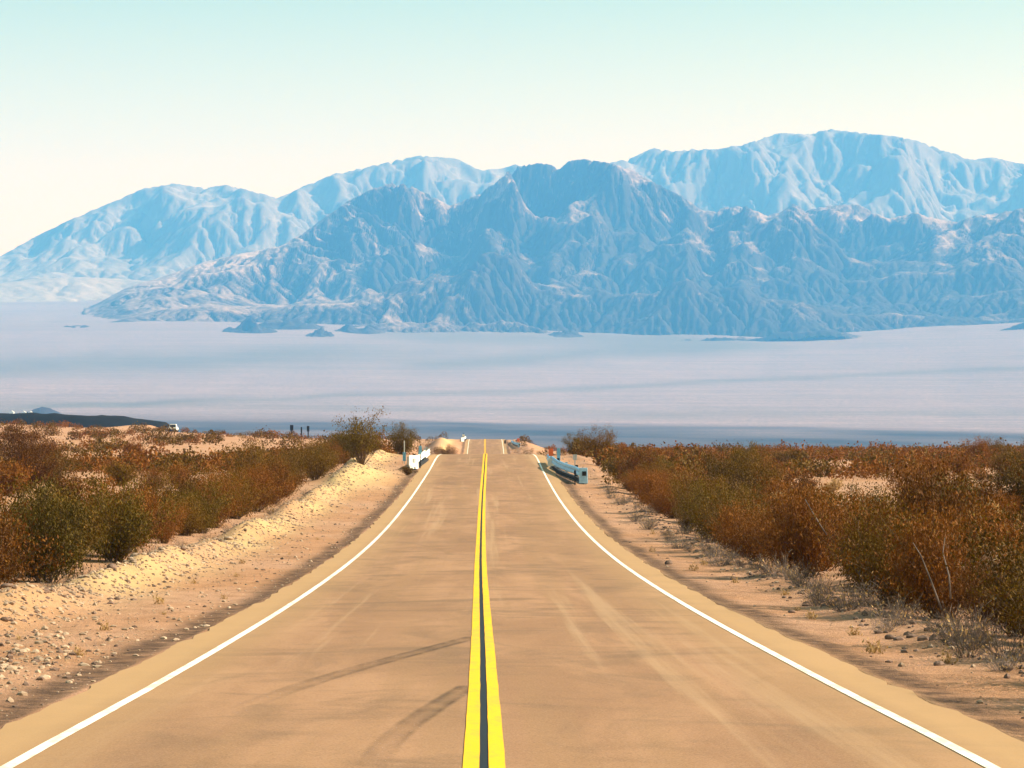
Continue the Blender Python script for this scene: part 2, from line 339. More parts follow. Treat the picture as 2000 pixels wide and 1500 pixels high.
# ------------------------------------------------------------------ valley plain and fans
FAN_PX = [-300, 95, 400, 830, 1250, 1500, 1850, 2000, 2300]
FAN_PY = [636, 636, 630, 640, 655, 660, 640, 628, 612]
def fan_z(X, Y):
    px = VX + X / Y * F
    base = np.interp(px, FAN_PX, FAN_PY)
    # elevation in photograph rows as a function of distance
    row0 = np.interp(px, [0, 1000, 2000], [868, 880, 896])       # where the floor begins, 3.4 km
    t1 = sstep(3400, 6800, Y) * 0.5 + 0.5 * np.clip((Y - 3400) / 3400, 0, 1)
    rowm = np.interp(px, [0, 640, 1000, 2000], [802, 810, 824, 838])
    row = row0 + (rowm - row0) * t1
    t2 = np.clip((Y - 6800) / 6200, 0, 1); row = row + (base - rowm) * (t2 * 0.75 + 0.25 * t2 ** 2)
    t3 = np.clip((Y - 13000) / 7500, 0, 1); row = row + (545 - base) * t3
    row = row + np.clip((3400 - Y) / 2600, 0, 1) * 26
    return EYE + (HY - row) / F * Y
ky = np.concatenate([np.arange(800, 3400, 130), np.arange(3400, 13000, 60), np.arange(13000, 22001, 150)]); kt = np.linspace(-0.36, 0.36, 240)
KY, KT = np.meshgrid(ky, kt, indexing='ij'); KX = KT * KY
KZ = fan_z(KX, KY) + (fbm(KX / 260, KY / 700, 50, 4) * 8 + fbm(KX / 900, KY / 2500, 52, 3) * 16) * sstep(5500, 9000, KY)
valley = mesh_np('valley_plain', np.stack([KX, KY, KZ], -1).reshape(-1, 3), grid_faces(len(ky), len(kt)), M['valley'], True); tag(valley, kind='structure')
VROW = HY - (KZ - EYE) / KY * F; VPX = VX + KT * F
def band(px0, r0, px1, r1, wd): return np.exp(-((VROW - (r0 + (VPX - px0) / (px1 - px0) * (r1 - r0)) - 14 * fbm(VPX / 300, VROW / 60, 71, 3)) / wd) ** 2)
attr(valley, 'cover', np.clip(0.9 * band(0, 715, 700, 690, 20) * sstep(1150, 500, VPX) + 0.8 * band(300, 740, 2000, 640, 13) * sstep(700, 900, VPX) * sstep(1700, 1300, VPX) + 0.7 * band(900, 765, 2000, 715, 5)
     + 0.8 * band(800, 650, 1300, 668, 16) * sstep(600, 800, VPX) * sstep(1600, 1300, VPX) + 0.5 * band(0, 795, 900, 800, 8), 0, 1))
attr(valley, 'scrub', np.clip(1 - sstep(5900, 7100, KY + 700 * fbm(KX / 700, KY / 900, 60, 4)), 0, 1) * (0.95 + 0.6 * fbm(KX / 300, KY / 500, 61, 4)))

# ------------------------------------------------------------------ mountains: stream-power erosion of an uplifted block
def fastscape(h, U, K, steps, dx, m=0.5):
    ny, nx = h.shape; N = h.size; idx = np.arange(N).reshape(ny, nx)
    offs = [(-1, 0), (1, 0), (0, -1), (0, 1), (-1, -1), (-1, 1), (1, -1), (1, 1)]
    base = np.zeros((ny, nx), bool); base[0] = base[-1] = True
    nb = []; ds = []
    for a, b in offs:
        q = np.roll(np.roll(idx, -a, 0), -b, 1); nb.append(q.ravel()); ds.append(dx * math.hypot(a, b))
    nb = np.array(nb); ds = np.array(ds); bf = base.ravel(); hf = h.ravel().copy(); Uf = U.ravel(); me = np.arange(N)
    for _ in range(steps):
        sl = (hf[None] - hf[nb]) / ds[:, None]; k = sl.argmax(0); ok = (sl[k, me] > 0) & ~bf
        rec = np.where(ok, nb[k, me], me); dist = ds[k]
        dep = ok.astype(np.int64); ptr = rec.copy()
        while True:
            add = dep[ptr]
            if not add.any(): break
            dep = dep + add; ptr = ptr[ptr]
        order = np.argsort(dep, kind='stable'); bd = np.searchsorted(dep[order], np.arange(dep.max() + 2))
        lv = [order[bd[i]:bd[i + 1]] for i in range(len(bd) - 1)]
        A = np.full(N, dx * dx)
        for l in lv[:0:-1]: np.add.at(A, rec[l], A[l])
        Fk = K * A ** m / dist; hf[~bf] += Uf[~bf]
        for l in lv[1:]: hf[l] = (hf[l] + Fk[l] * hf[rec[l]]) / (1 + Fk[l])
    return hf.reshape(ny, nx)
import os
DBG = bool(os.environ.get('DBG'))
def blur(a, n=1):
    for _ in range(n):
        p = np.pad(a, 1, mode='edge'); a = (p[1:-1, 1:-1] * 4 + p[:-2, 1:-1] + p[2:, 1:-1] + p[1:-1, :-2] + p[1:-1, 2:]) / 8
    return a
def coarse(a, f=8, n=60):
    ny, nx = a.shape; c = a[:ny // f * f, :nx // f * f].reshape(ny // f, f, nx // f, f).mean((1, 3)); c = blur(c, n)
    yi = np.clip((np.arange(ny) + 0.5) / f - 0.5, 0, c.shape[0] - 1.001); xi = np.clip((np.arange(nx) + 0.5) / f - 0.5, 0, c.shape[1] - 1.001)
    y0 = yi.astype(int); x0 = xi.astype(int); fy = (yi - y0)[:, None]; fx = (xi - x0)[None]
    return (c[y0][:, x0] * (1 - fy) + c[y0 + 1][:, x0] * fy) * (1 - fx) + (c[y0][:, x0 + 1] * (1 - fy) + c[y0 + 1][:, x0 + 1] * fy) * fx
def mountains(name, mat, x0, x1, y0, y1, dx, sky_pts, env, seed, relief, sink, steps=70, K=0.02, palef=0.0, sharp=0.8, taper=None, lit_zone=None):
    x = np.arange(x0, x1, dx); y = np.arange(y0, y1, dx); X, Y = np.meshgrid(x, y)
    E = env(X, Y); sp = np.array(sky_pts, float)
    rng = np.random.default_rng(seed)
    U = np.clip(E, 0.03, None) * (1 + 0.7 * fbm(X / 900, Y / 900, seed, 4))
    h = fastscape(rng.random(X.shape) * 2 + 20 * fbm(X / 500, Y / 500, seed + 3, 4), U * 2.0, K, steps, dx)
    h = h + sharp * (h - blur(h, 160)) + sharp * 0.8 * (h - coarse(h)); h = np.maximum(h, 0); h *= relief / np.percentile(h, 99)
    # taller where the photograph's skyline is tall
    px = VX + X / Y * F; crest = (HY - np.interp(px, sp[:, 0], sp[:, 1])) / F * Y
    ground = fan_z(X, Y) - sink
    want = np.maximum(crest - (ground - EYE), 5); h = h / relief * want
    NB, BW = 280, 9.0; bc = np.arange(NB) * BW - 200 + BW / 2
    bins = np.clip(((px + 200) / BW).astype(int), 0, NB - 1); tgt = np.interp(bc, sp[:, 0], sp[:, 1])
    r2 = HY - (ground - EYE) / Y * F
    for it in range(9):
        row = HY - (ground + h - EYE) / Y * F; top = np.full(NB, 2000.0); np.minimum.at(top, bins.ravel(), row.ravel())
        gm = np.zeros(NB); cnt = np.zeros(NB)                      # row of the ground under the skyline point
        hit = row <= top[bins] + 2; np.add.at(gm, bins[hit], r2[hit]); np.add.at(cnt, bins[hit], 1); ok = (cnt > 0) & (top < 1500)
        g = np.interp(bc, bc[ok], gm[ok] / cnt[ok]); tp = np.interp(bc, bc[ok], top[ok])
        ratio = np.clip((g - tgt) / np.maximum(g - tp, 4), 0.55, 1.8)
        wd = max(1, 5 - it); ker = np.hanning(2 * wd + 3)[1:-1]; ker /= ker.sum()
        ratio = np.convolve(np.pad(ratio, wd, mode='edge'), ker, 'valid')
        h = h * np.interp(px, bc, ratio)
    if taper: h = h * (0.05 + 0.95 * sstep(taper[0], taper[1], px)); ground = ground - 14 * (1 - sstep(taper[0], taper[1], px))
    Z = ground + h
    o = mesh_np(name, np.stack([X, Y, Z], -1).reshape(-1, 3), grid_faces(len(y), len(x)), mat, True)
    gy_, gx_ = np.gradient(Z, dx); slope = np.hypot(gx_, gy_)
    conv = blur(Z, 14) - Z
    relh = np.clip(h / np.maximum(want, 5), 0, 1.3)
    zone = lit_zone(px, relh) if lit_zone else 0
    attr(o, 'pale', np.clip(0.66 - 0.36 * slope + conv / 45 + palef + zone, -0.4, 1.2))  # rock tone plus painted sunlit and shaded faces
    tag(o, kind='structure'); return o
SK3 = [(-300, 575), (0, 553), (70, 545), (150, 541), (240, 545), (330, 552), (430, 570), (560, 600), (700, 630), (2300, 640)]
SK1 = [(-300, 640), (60, 640), (95, 628), (130, 603), (250, 560), (330, 535), (400, 510), (470, 495), (545, 480), (590, 455), (640, 418), (680, 390), (720, 370), (760, 357), (800, 361),
       (840, 380), (880, 400), (900, 392), (940, 375), (985, 340), (1010, 325), (1050, 317), (1075, 320), (1090, 329), (1110, 313), (1140, 309), (1200, 318), (1235, 330), (1270, 350),
       (1300, 365), (1340, 385), (1375, 410), (1395, 412), (1420, 402), (1460, 402), (1500, 420), (1525, 412), (1550, 396), (1575, 409), (1620, 400), (1680, 397), (1710, 415), (1740, 426),
       (1790, 412), (1830, 426), (1870, 432), (1900, 420), (1950, 415), (2000, 405), (2100, 400), (2300, 420)]
SK2 = [(-300, 490), (0, 500), (60, 466), (120, 436), (180, 410), (240, 385), (270, 370), (340, 358), (400, 367), (440, 360), (480, 369), (540, 386), (560, 378), (600, 360), (650, 340), (720, 325), (760, 315),
       (820, 303), (890, 308), (940, 331), (980, 328), (1005, 320), (1060, 330), (1150, 326), (1200, 315), (1240, 305), (1275, 287), (1320, 295), (1350, 290), (1400, 290), (1440, 283), (1480, 272), (1520, 258), (1580, 260),
       (1620, 250), (1680, 257), (1760, 265), (1800, 275), (1850, 292), (1900, 310), (1940, 305), (2000, 318), (2300, 330)]
def env1(X, Y):
    wv = 500 * fbm(X / 1500, Y * 0, 91, 3); d = Y - (13000 + 200 * fbm(X / 900, X * 0, 93, 3))
    foot = 0.28 * sstep(0, 500, d)
    return (foot + 0.85 * sstep(600, 2300, d + wv)) * (1 - sstep(3000, 3900, d))
def env2(X, Y):
    wv = 700 * fbm(X / 2500, Y * 0, 191, 3); d = Y - 18600
    return (0.25 * sstep(0, 600, d) + 0.8 * sstep(700, 2600, d + wv)) * (1 - sstep(3300, 4300, d))
mountains('mountain_range', M['rock'], -3600, 4000, 12750, 17000, 9.5, SK1, env1, 5, 900, 26, taper=(60, 260), lit_zone=lambda p, r: 0.26 * sstep(1350, 700, p) * np.clip(0.1 + 1.1 * r, 0, 1) - 0.22 * sstep(480, 150, p) + 0.30 * sstep(0.55, 0.95, r) - 0.32 * sstep(900, 1400, p) * sstep(0.75, 0.3, r))  # zone paints sunlit upper left and shaded lower right into the rock
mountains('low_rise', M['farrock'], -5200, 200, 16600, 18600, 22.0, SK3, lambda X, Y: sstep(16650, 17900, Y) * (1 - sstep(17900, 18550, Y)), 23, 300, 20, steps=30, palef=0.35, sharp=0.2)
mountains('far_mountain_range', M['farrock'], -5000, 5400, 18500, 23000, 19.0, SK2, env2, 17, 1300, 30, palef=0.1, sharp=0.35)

# low black lava ridge at the left, small hill far out on the plain
def hill(name, mat, cxp, halfx, Y0, dep, rows, nx=90, ny=24, seed=3, rough=0.25):
    """rows: function of t in 0..1 across -> height of crest above base (m)"""
    t = np.linspace(0, 1, nx); v = np.linspace(0, 1, ny); T, Vv = np.meshgrid(t, v)
    X = cxp + (T - 0.5) * 2 * halfx; Y = Y0 + Vv * dep
    Z = fan_z(X, np.maximum(Y, 3400)) if Y0 > 3000 else 0 * X
    H = rows(T) * np.sin(np.pi * np.clip(Vv, 0, 1)) ** 0.6 * (1 + rough * fbm(X / (halfx / 9), Y / (dep / 4), seed, 4))
    o = mesh_np(name, np.stack([X, Y, Z + H], -1).reshape(-1, 3), grid_faces(ny, nx), mat, True); tag(o, kind='structure'); return o
o = hill('lava_ridge', M['lava'], px2w(-60, 0, 1030)[0], 74, 1000, 90, lambda T: np.interp(T, [0, 0.45, 0.6, 0.85, 0.97, 1], [15.6, 15.4, 14.6, 13.2, 11.0, 6]), rough=0.07)
o.location.z = EYE - 6.4
o = hill('distant_hill', M['rock'], px2w(78, 0, 6400)[0], 90, 6400, 150, lambda T: 13 * np.exp(-((T - 0.5) / 0.16) ** 2) + 5 * np.exp(-((T - 0.4) / 0.3) ** 2))
o.location.z = -4
# dark outcrops standing out of the fan in front of the range
def outcrop(px, py, wpx, hpx, seed):
    yy_ = np.linspace(8000, 12900, 600); xx_ = (px - VX) / F * yy_; row_ = HY - (fan_z(xx_, yy_) - EYE) / yy_ * F
    Y = float(yy_[np.argmin(np.abs(row_ - py))]); k = Y / F; W_ = wpx * k; H_ = hpx * k; x0 = (px - VX) * k; n = 46
    u = np.linspace(-1, 1, n); UX, UY = np.meshgrid(u, u); X = x0 + UX * W_; Yy = Y + UY * W_ * 0.9
    rr = np.sqrt(UX ** 2 + UY ** 2); rid = 1 - np.abs(fbm(UX * 1.8 + seed, UY * 1.8, seed, 4)) * 1.5
    Hh = H_ * 1.35 * np.clip(1 - rr ** 2, 0, 1) * np.clip(rid, 0.1, 1) * np.clip(1 + 1.6 * fbm(UX * 2.2 + seed, UY * 1.2 + seed, seed + 2, 4), 0.15, 2)
    Z = fan_z(X, Yy) + Hh - 9.0 - 30 * np.clip(rr - 0.86, 0, 1)
    o = mesh_np('rock_outcrop', np.stack([X, Yy, Z], -1).reshape(-1, 3), grid_faces(n, n), M['rock'], True)
    attr(o, 'pale', 0.0 + 0 * X); tag(o, kind='structure')
for i, q_ in enumerate(((487, 645, 62, 17), (570, 622, 84, 14), (622, 655, 40, 9), (150, 637, 40, 6), (700, 646, 60, 12), (1100, 644, 46, 7))): outcrop(*q_, 30 + i)
# ------------------------------------------------------------------ haze: the air itself
hb = MB(); hb.box(-9500, 9500, -300, 24000, -60, 2500)
hm = bpy.data.materials.new('air_haze'); hm.use_nodes = True; ht = hm.node_tree; ht.nodes.clear()
ho = ht.nodes.new('ShaderNodeOutputMaterial'); pv = ht.nodes.new('ShaderNodeVolumePrincipled'); ht.links.new(pv.outputs[0], ho.inputs['Volume'])
pv.inputs['Color'].default_value = (0.095, 0.405, 1.0, 1); pv.inputs['Density'].default_value = 7.0e-5; pv.inputs['Anisotropy'].default_value = 0.0
pv.inputs['Absorption Color'].default_value = (0.72, 0.62, 1, 1)
haze = hb.build('haze', hm); tag(haze, kind='stuff')
#SHRUBS
# ------------------------------------------------------------------ shrubs
def curve_pts(p0, d, L, n, rng, lift=0.0, wig=0.12):
    p = np.array(p0, float); d = np.array(d, float); out = [p.copy()]
    for i in range(n):
        d = d + rng.normal(0, wig, 3) + np.array([0, 0, lift]); d /= np.linalg.norm(d); p = p + d * L / n; out.append(p.copy())
    return out
def shrub_data(seed, h, rad, nst, nleaf, ls, low=0.12, sig=0.085, sub=3):
    """stems as thin tubes, leaves as many small faces gathered in uneven clumps along them"""
    rng = np.random.default_rng(seed); mb = MB(); anchors = []; lob = rng.uniform(0.72, 1.12, 9)
    for i in range(nst):
        az = rng.uniform(0, 2 * math.pi); tilt = rng.uniform(0.05, 1.0) ** 0.8
        L = h * lob[int(az / 6.2832 * 9) % 9] * rng.uniform(0.72, 1.08)
        d = (math.cos(az) * tilt * rad / h * 1.15, math.sin(az) * tilt * rad / h * 1.15, 1.0 - 0.35 * tilt)
        r0 = rng.uniform(0, 0.14) * rad; p0 = (math.cos(az) * r0, math.sin(az) * r0, -0.05)
        P = curve_pts(p0, d, L, 5, rng, 0.03); mb.tube(P, [0.016 * h * 0.5, 0.012 * h * 0.5, 0.009 * h * 0.5, 0.006 * h * 0.5, 0.004 * h * 0.5, 0.002], 3, False)
        for k in range(sub):
            j = rng.integers(1, 5); q = P[j]; dd = np.array(P[j + 1]) - q; dd = dd / np.linalg.norm(dd) + rng.normal(0, 0.5, 3); dd[2] = abs(dd[2])
            Q = curve_pts(q, dd, L * rng.uniform(0.22, 0.42), 3, rng, 0.05); mb.tube(Q, [0.006 * h * 0.5, 0.004 * h * 0.5, 0.003, 0.0015], 3, False)
            anchors += [a for a in Q[1:]]
        anchors += [a for a in P[1:]] + [P[-1]]
    A = np.array(anchors); A = A[A[:, 2] > low * h]
    wgt = rng.uniform(0.15, 1, len(A)) ** 1.6; wgt /= wgt.sum()
    n = nleaf; c = A[rng.choice(len(A), n, p=wgt)] + rng.normal(0, sig * h, (n, 3)) * np.array([1, 1, 0.9])
    c[:, 2] = np.abs(c[:, 2])
    a = rng.normal(0, 1, (n, 3)); a[:, 2] = np.abs(a[:, 2]) + 0.8; a /= np.linalg.norm(a, axis=1)[:, None]
    b = np.cross(a, rng.normal(0, 1, (n, 3))); b /= np.linalg.norm(b, axis=1)[:, None]
    s_ = ls * rng.uniform(0.5, 1.35, (n, 1)); l = a * s_ * 1.7; m = b * s_ * 0.55
    V = np.stack([c - l * 0.5, c + m, c + l, c - m], 1).reshape(-1, 3); Fq = np.arange(n * 4).reshape(n, 4)
    return mb, V, Fq
def shrub_proto(name, seed, h, rad, nst, nleaf, ls, leaf, bark='bark', **kw):
    mb, V, Fq = shrub_data(seed, h, rad, nst, nleaf, ls, **kw)
    r = empty(name, (0, 0, -500)); mb.build('stems', M[bark], r)
    if nleaf: mesh_np('foliage', V, Fq, M[leaf], False, r)
    return r
used = set()
def dup(root, loc, rz, sc):
    if root.name not in used: used.add(root.name); o = root
    else:
        o = root.copy(); C.objects.link(o)
        for ch in root.children:
            c = ch.copy(); C.objects.link(c); c.parent = o
    o.location = loc; o.rotation_euler = (0, 0, rz); o.scale = sc if hasattr(sc, '__len__') else (sc, sc, sc); return o
P_BIG = [(shrub_proto('creosote_bush', 100 + k, 1.85, 1.15, 42, 13000, 0.025, lf, sig=0.07), c) for k, (lf, c) in
         enumerate([('olive', 'olive brown'), ('rust', 'rust brown'), ('olive', 'olive brown'), ('green', 'dark green'), ('rust', 'rust brown')])]
P_MID = [(shrub_proto('desert_shrub', 200 + k, 1.25, 0.95, 30, 5200, 0.033, lf, sig=0.075), c) for k, (lf, c) in
         enumerate([('rust', 'rust brown'), ('olive', 'olive brown'), ('rust', 'reddish brown')])]
P_LOW = [(shrub_proto('low_bush', 300 + k, 0.75, 0.7, 26, 2200, 0.034, lf), c) for k, (lf, c) in enumerate([('rust', 'rust brown'), ('straw', 'straw coloured'), ('olive', 'olive')])]
P_WISP = shrub_proto('wispy_tree_shrub', 400, 3.1, 1.5, 40, 5200, 0.045, 'green', sig=0.06, low=0.3)
P_DEAD = [shrub_proto('dead_brush', 500 + k, 0.55, 0.62, 46, 70, 0.022, 'straw', 'twig', sub=6) for k in range(3)]
P_TUFT = [shrub_proto('dry_grass_tuft', 520 + k, 0.30, 0.24, 34, 60, 0.03, 'straw', 'straw', sub=1) for k in range(2)]

cand = []   # x, y, kind, scale
def try_add(x, y, kind, sc, gap):
    for (a, b, k, q, g) in cand:
        if abs(b - y) < 4 and (a - x) ** 2 + (b - y) ** 2 < (min(g, gap)) ** 2: return False
    cand.append((x, y, kind, sc, gap)); return True
rs = random.Random(5)
# the hedge-like front rows at both shoulders
y = 29.0
while y < 158:
    off = (2.1 if y < 36 else 3.2) + rs.uniform(-0.2, 0.9)
    try_add(LR + off + 0.95 + float(road_x(y)), y, 'right_row', rs.uniform(0.55, 1.15), 1.0); y += rs.uniform(1.8, 3.5) * (1 + y / 160)
y = 52.0
while y < 215:
    off = 5.0 + rs.uniform(-0.1, 1.1)
    try_add(LL - off - 1.0 + float(road_x(y)), y, 'left_row', rs.uniform(0.6, 1.15), 1.0); y += rs.uniform(1.8, 3.5) * (1 + y / 200)
# behind the rows
for _ in range(5200):
    u = rs.random(); Y = 34 * (640 / 34) ** (u ** 0.8); px = rs.uniform(-110, 2110); X = (px - VX) / F * Y; rx_ = X - float(road_x(Y))
    d = rx_ - LR if rx_ > 0 else LL - rx_
    if rx_ > 0:
        if d < (5.0 if Y < 160 else 3.6): continue
        den = 0.5 if Y < 60 else (0.75 if Y < 200 else 0.7)
        if float(fbm(np.array([X / 4.5]), np.array([Y / 60.0]), 66, 3)[0]) < (-0.2 if Y < 56 else (-0.17 if d > 7 else -0.2)): continue
    else:
        if d < (7.0 if Y < 215 else 4.4): continue
        den = 0.4 if (Y < 90 and d < 9.5) else (0.7 if d < 8.5 else (0.10 if Y < 130 else (0.16 if Y < 300 else 0.4)))
        if d > 9 and float(fbm(np.array([X / 7.0]), np.array([Y / 60.0]), 67, 3)[0]) < (0.16 if Y > 75 else 0.05): continue
    if rs.random() > den: continue
    sc = rs.uniform(0.5, 0.9) if rs.random() < 0.65 else rs.uniform(0.9, 1.3)
    try_add(X, Y, 'right_back' if rx_ > 0 else 'left_back', sc, 1.15 if Y < 120 else 1.6)
specials = [(40, 926, 'tall rust bush at the far left edge of the scrub'), (205, 860, ''), (150, 866, '')]
ORD = 'first second third fourth fifth sixth seventh eighth ninth tenth eleventh twelfth thirteenth fourteenth fifteenth sixteenth seventeenth eighteenth nineteenth'.split()
TENS = {2: 'twent', 3: 'thirt', 4: 'fort', 5: 'fift', 6: 'sixt', 7: 'sevent', 8: 'eight', 9: 'ninet'}
def ordinal(n):
    if n < 20: return ORD[n - 1]
    if n < 100: return TENS[n // 10] + ('ieth' if n % 10 == 0 else 'y-' + ORD[n % 10 - 1])
    return 'hundred and ' + ordinal(n - 100) if n > 100 else 'hundredth'
cand.sort(key=lambda c: c[1] / c[3] * (0.8 if 'row' in c[2] else 1.0))
NMAX = 284
indiv, rest = cand[:NMAX], cand[NMAX:]
rows = {}
for (x, y_, kind, sc, g) in indiv:
    if kind.endswith('row'): r = rs.random(); pr, c = P_BIG[rs.randrange(5)]
    else:
        r = rs.random(); pr, c = P_BIG[rs.randrange(5)] if r < (0.45 if y_ < 60 else 0.15) else (P_MID[rs.randrange(3)] if r < 0.8 else P_LOW[rs.randrange(3)])
    o = dup(pr, (x, y_, gz(x, y_) - 0.03), rs.uniform(0, 6.28), (sc * rs.uniform(0.92, 1.1), sc * rs.uniform(0.92, 1.1), sc * rs.uniform(0.88, 1.1)))
    band = kind if kind.endswith('row') else kind + ('_near' if y_ < 70 else ('_mid' if y_ < 115 else '_far'))
    rows.setdefault(band, []).append((x, y_, o, c, sc))
WORDS = {'left_row': ('bush edging the gravel windrow on the left', 'from the camera'), 'right_row': ('bush edging the right dirt shoulder', 'from the camera'),
         'left_back_near': ('bush in the thick scrub behind the left roadside row', 'from the left'), 'right_back_near': ('bush in the thick scrub behind the right roadside row', 'from the left'),
         'left_back_mid': ('bush in the middle-distance scrub left of the road', 'from the left'), 'right_back_mid': ('bush in the middle-distance scrub right of the road', 'from the left'),
         'left_back_far': ('bush on the far sandy flat left of the road', 'from the left'), 'right_back_far': ('bush in the far scrub right of the road', 'from the left')}
GROUPS = {'row': 'bushes lining the road shoulders', 'near': 'bushes in the near scrub', 'mid': 'bushes in the middle-distance scrub', 'far': 'bushes in the far scrub'}
for band, L in rows.items():
    L.sort(key=(lambda t: t[1]) if band.endswith('row') else (lambda t: t[0] / t[1]))
    for i, (x, y_, o, c, sc) in enumerate(L):
        a, b = WORDS[band]; tag(o, '%s %s, %s %s' % (c, a, ordinal(i + 1), b), 'bush', GROUPS[band.split('_')[-1]])
# the wispy little tree and big single bushes near the culverts
def put(proto, px, Y, dxz, sc, label, cat='bush', name=None):
    x = (px - VX) / F * Y; o = dup(proto, (x, Y, gz(x, Y) + dxz), rs.uniform(0, 6), sc); tag(o, label, cat); o.pop('group', None)
    if name: o.name = name
    return o
put(P_WISP, 705, 172, -0.1, (1.0, 1.0, 0.98), 'tall wispy green shrub rising above the left roadside scrub', 'shrub')
put(P_WISP, 672, 196, -0.1, 0.75, 'smaller wispy green shrub just left of the tall one', 'shrub')
put(P_BIG[3][0], 785, 225, 0, 1.25, 'dark green bush standing behind the white guardrail end on the left')
put(P_BIG[1][0], 868, 330, 0.6, 1.3, 'brown bush on the bank before the far left culvert')
put(P_BIG[3][0], 1120, 250, 0.2, 0.95, 'green bush right behind the blue-shaded guardrail')
put(P_BIG[0][0], 1165, 215, 0.1, 1.15, 'olive bush right of the guardrail end on the right')
put(P_BIG[0][0], 1040, 400, 1.2, 1.5, 'olive bush on the crest just right of the far culvert')
put(P_BIG[1][0], 38, 196, 0, 1.75, 'big rust brown bush at the left edge of the sandy flat')
put(P_MID[0][0], 100, 240, 0, 1.5, 'rust bush right of the big one on the sandy flat')
put(P_MID[1][0], 794, 176, 0, 0.5, 'small tan bush below the left guardrail end')
# dead twiggy brush and dry tufts on the shoulder edges
def line_of(protos, side, n, y0, y1, o0, o1, s0, s1, words, cat, grp):
    L = []
    for i in range(n):
        yy = y0 * (y1 / y0) ** ((i + rs.uniform(0.1, 0.9)) / n); off = rs.uniform(o0, o1)
        x = (LR + off if side > 0 else LL - off) + float(road_x(yy))
        L.append((yy, dup(protos[rs.randrange(len(protos))], (x, yy, gz(x, yy) - 0.02), rs.uniform(0, 6.28), rs.uniform(s0, s1))))
    for i, (yy, o) in enumerate(sorted(L, key=lambda t: t[0])): tag(o, words % ordinal(i + 1), cat, grp)
line_of(P_DEAD, 1, 46, 34, 150, 2.5, 3.6, 0.6, 1.3, 'grey dead brush at the foot of the right bushes, %s from the camera', 'dead brush', 'dead brush along the right shoulder')
line_of(P_DEAD, -1, 16, 56, 140, 4.9, 5.5, 0.5, 0.9, 'pale dead brush behind the left gravel windrow, %s from the camera', 'dead brush', 'dead brush along the left windrow')
line_of(P_TUFT, 1, 12, 34, 110, 1.5, 2.6, 0.4, 0.9, 'dry tuft on the right dirt shoulder, %s from the camera', 'grass tuft', 'dry tufts on the right shoulder')
line_of(P_TUFT, -1, 12, 31, 100, 1.5, 3.4, 0.35, 0.8, 'dry tuft on the left dirt shoulder, %s from the camera', 'grass tuft', 'dry tufts on the left shoulder')
# far scrub beyond the counted bushes: one mass
def scrub_mass(pts, mat, seed, nleaf=170):
    Vs = []; rng = np.random.default_rng(seed)
    T = []
    for k in range(6):
        n = nleaf; lob = rng.uniform(0.6, 1.1, 8); a = rng.uniform(0, 6.2832, n); r = np.sqrt(rng.random(n)); zz = rng.random(n) ** 0.7
        hh = np.sqrt(np.clip(1 - r * r * 0.75, 0, 1)) * lob[(a / 6.2832 * 8).astype(int) % 8]
        c = np.stack([np.cos(a) * r * 0.95, np.sin(a) * r * 0.95, zz * hh * 1.35], -1)
        l = rng.normal(0, 1, (n, 3)); l[:, 2] += 1; l /= np.linalg.norm(l, axis=1)[:, None]; b = np.cross(l, rng.normal(0, 1, (n, 3))); b /= np.linalg.norm(b, axis=1)[:, None]
        s_ = rng.uniform(0.06, 0.17, (n, 1)); T.append(np.stack([c - l * s_ * 0.5, c + b * s_ * 0.6, c + l * s_, c - b * s_ * 0.6], 1).reshape(-1, 3))
    for (x, y_, sc) in pts:
        t = T[rng.integers(0, 6)]; a = rng.uniform(0, 6.28); q = t * sc * np.array([1, 1, rng.uniform(0.8, 1.15)]); ca, sa = math.cos(a), math.sin(a)
        Vs.append(np.stack([q[:, 0] * ca - q[:, 1] * sa + x, q[:, 0] * sa + q[:, 1] * ca + y_, q[:, 2] + gz(x, y_) - 0.05], -1))
    V = np.concatenate(Vs); o = mesh_np('scrub', V, np.arange(len(V)).reshape(-1, 4), mat); tag(o, kind='stuff'); return o
far = [(x, y_, sc * 1.25) for (x, y_, k, sc, g) in rest]
for _ in range(3600):
    Y = 180 * (900 / 180) ** rs.random(); px = rs.uniform(-150, 2150); X = (px - VX) / F * Y
    if abs(X) < 7.5: continue
    if X > 0 and float(fbm(np.array([X / 10.0]), np.array([Y / 90.0]), 66, 3)[0]) < -0.18: continue
    if X < 0 and float(fbm(np.array([X / 9.0]), np.array([Y / 90.0]), 67, 3)[0]) < 0.06: continue
    if X < 0 and Y > 640 and rs.random() < 0.6: continue
    far.append((X, Y, rs.uniform(0.55, 1.25)))
rs.shuffle(far); h_ = len(far) // 2
scrub_mass(far[:h_], M['rust'], 3); scrub_mass(far[h_:], M['olive'], 4)
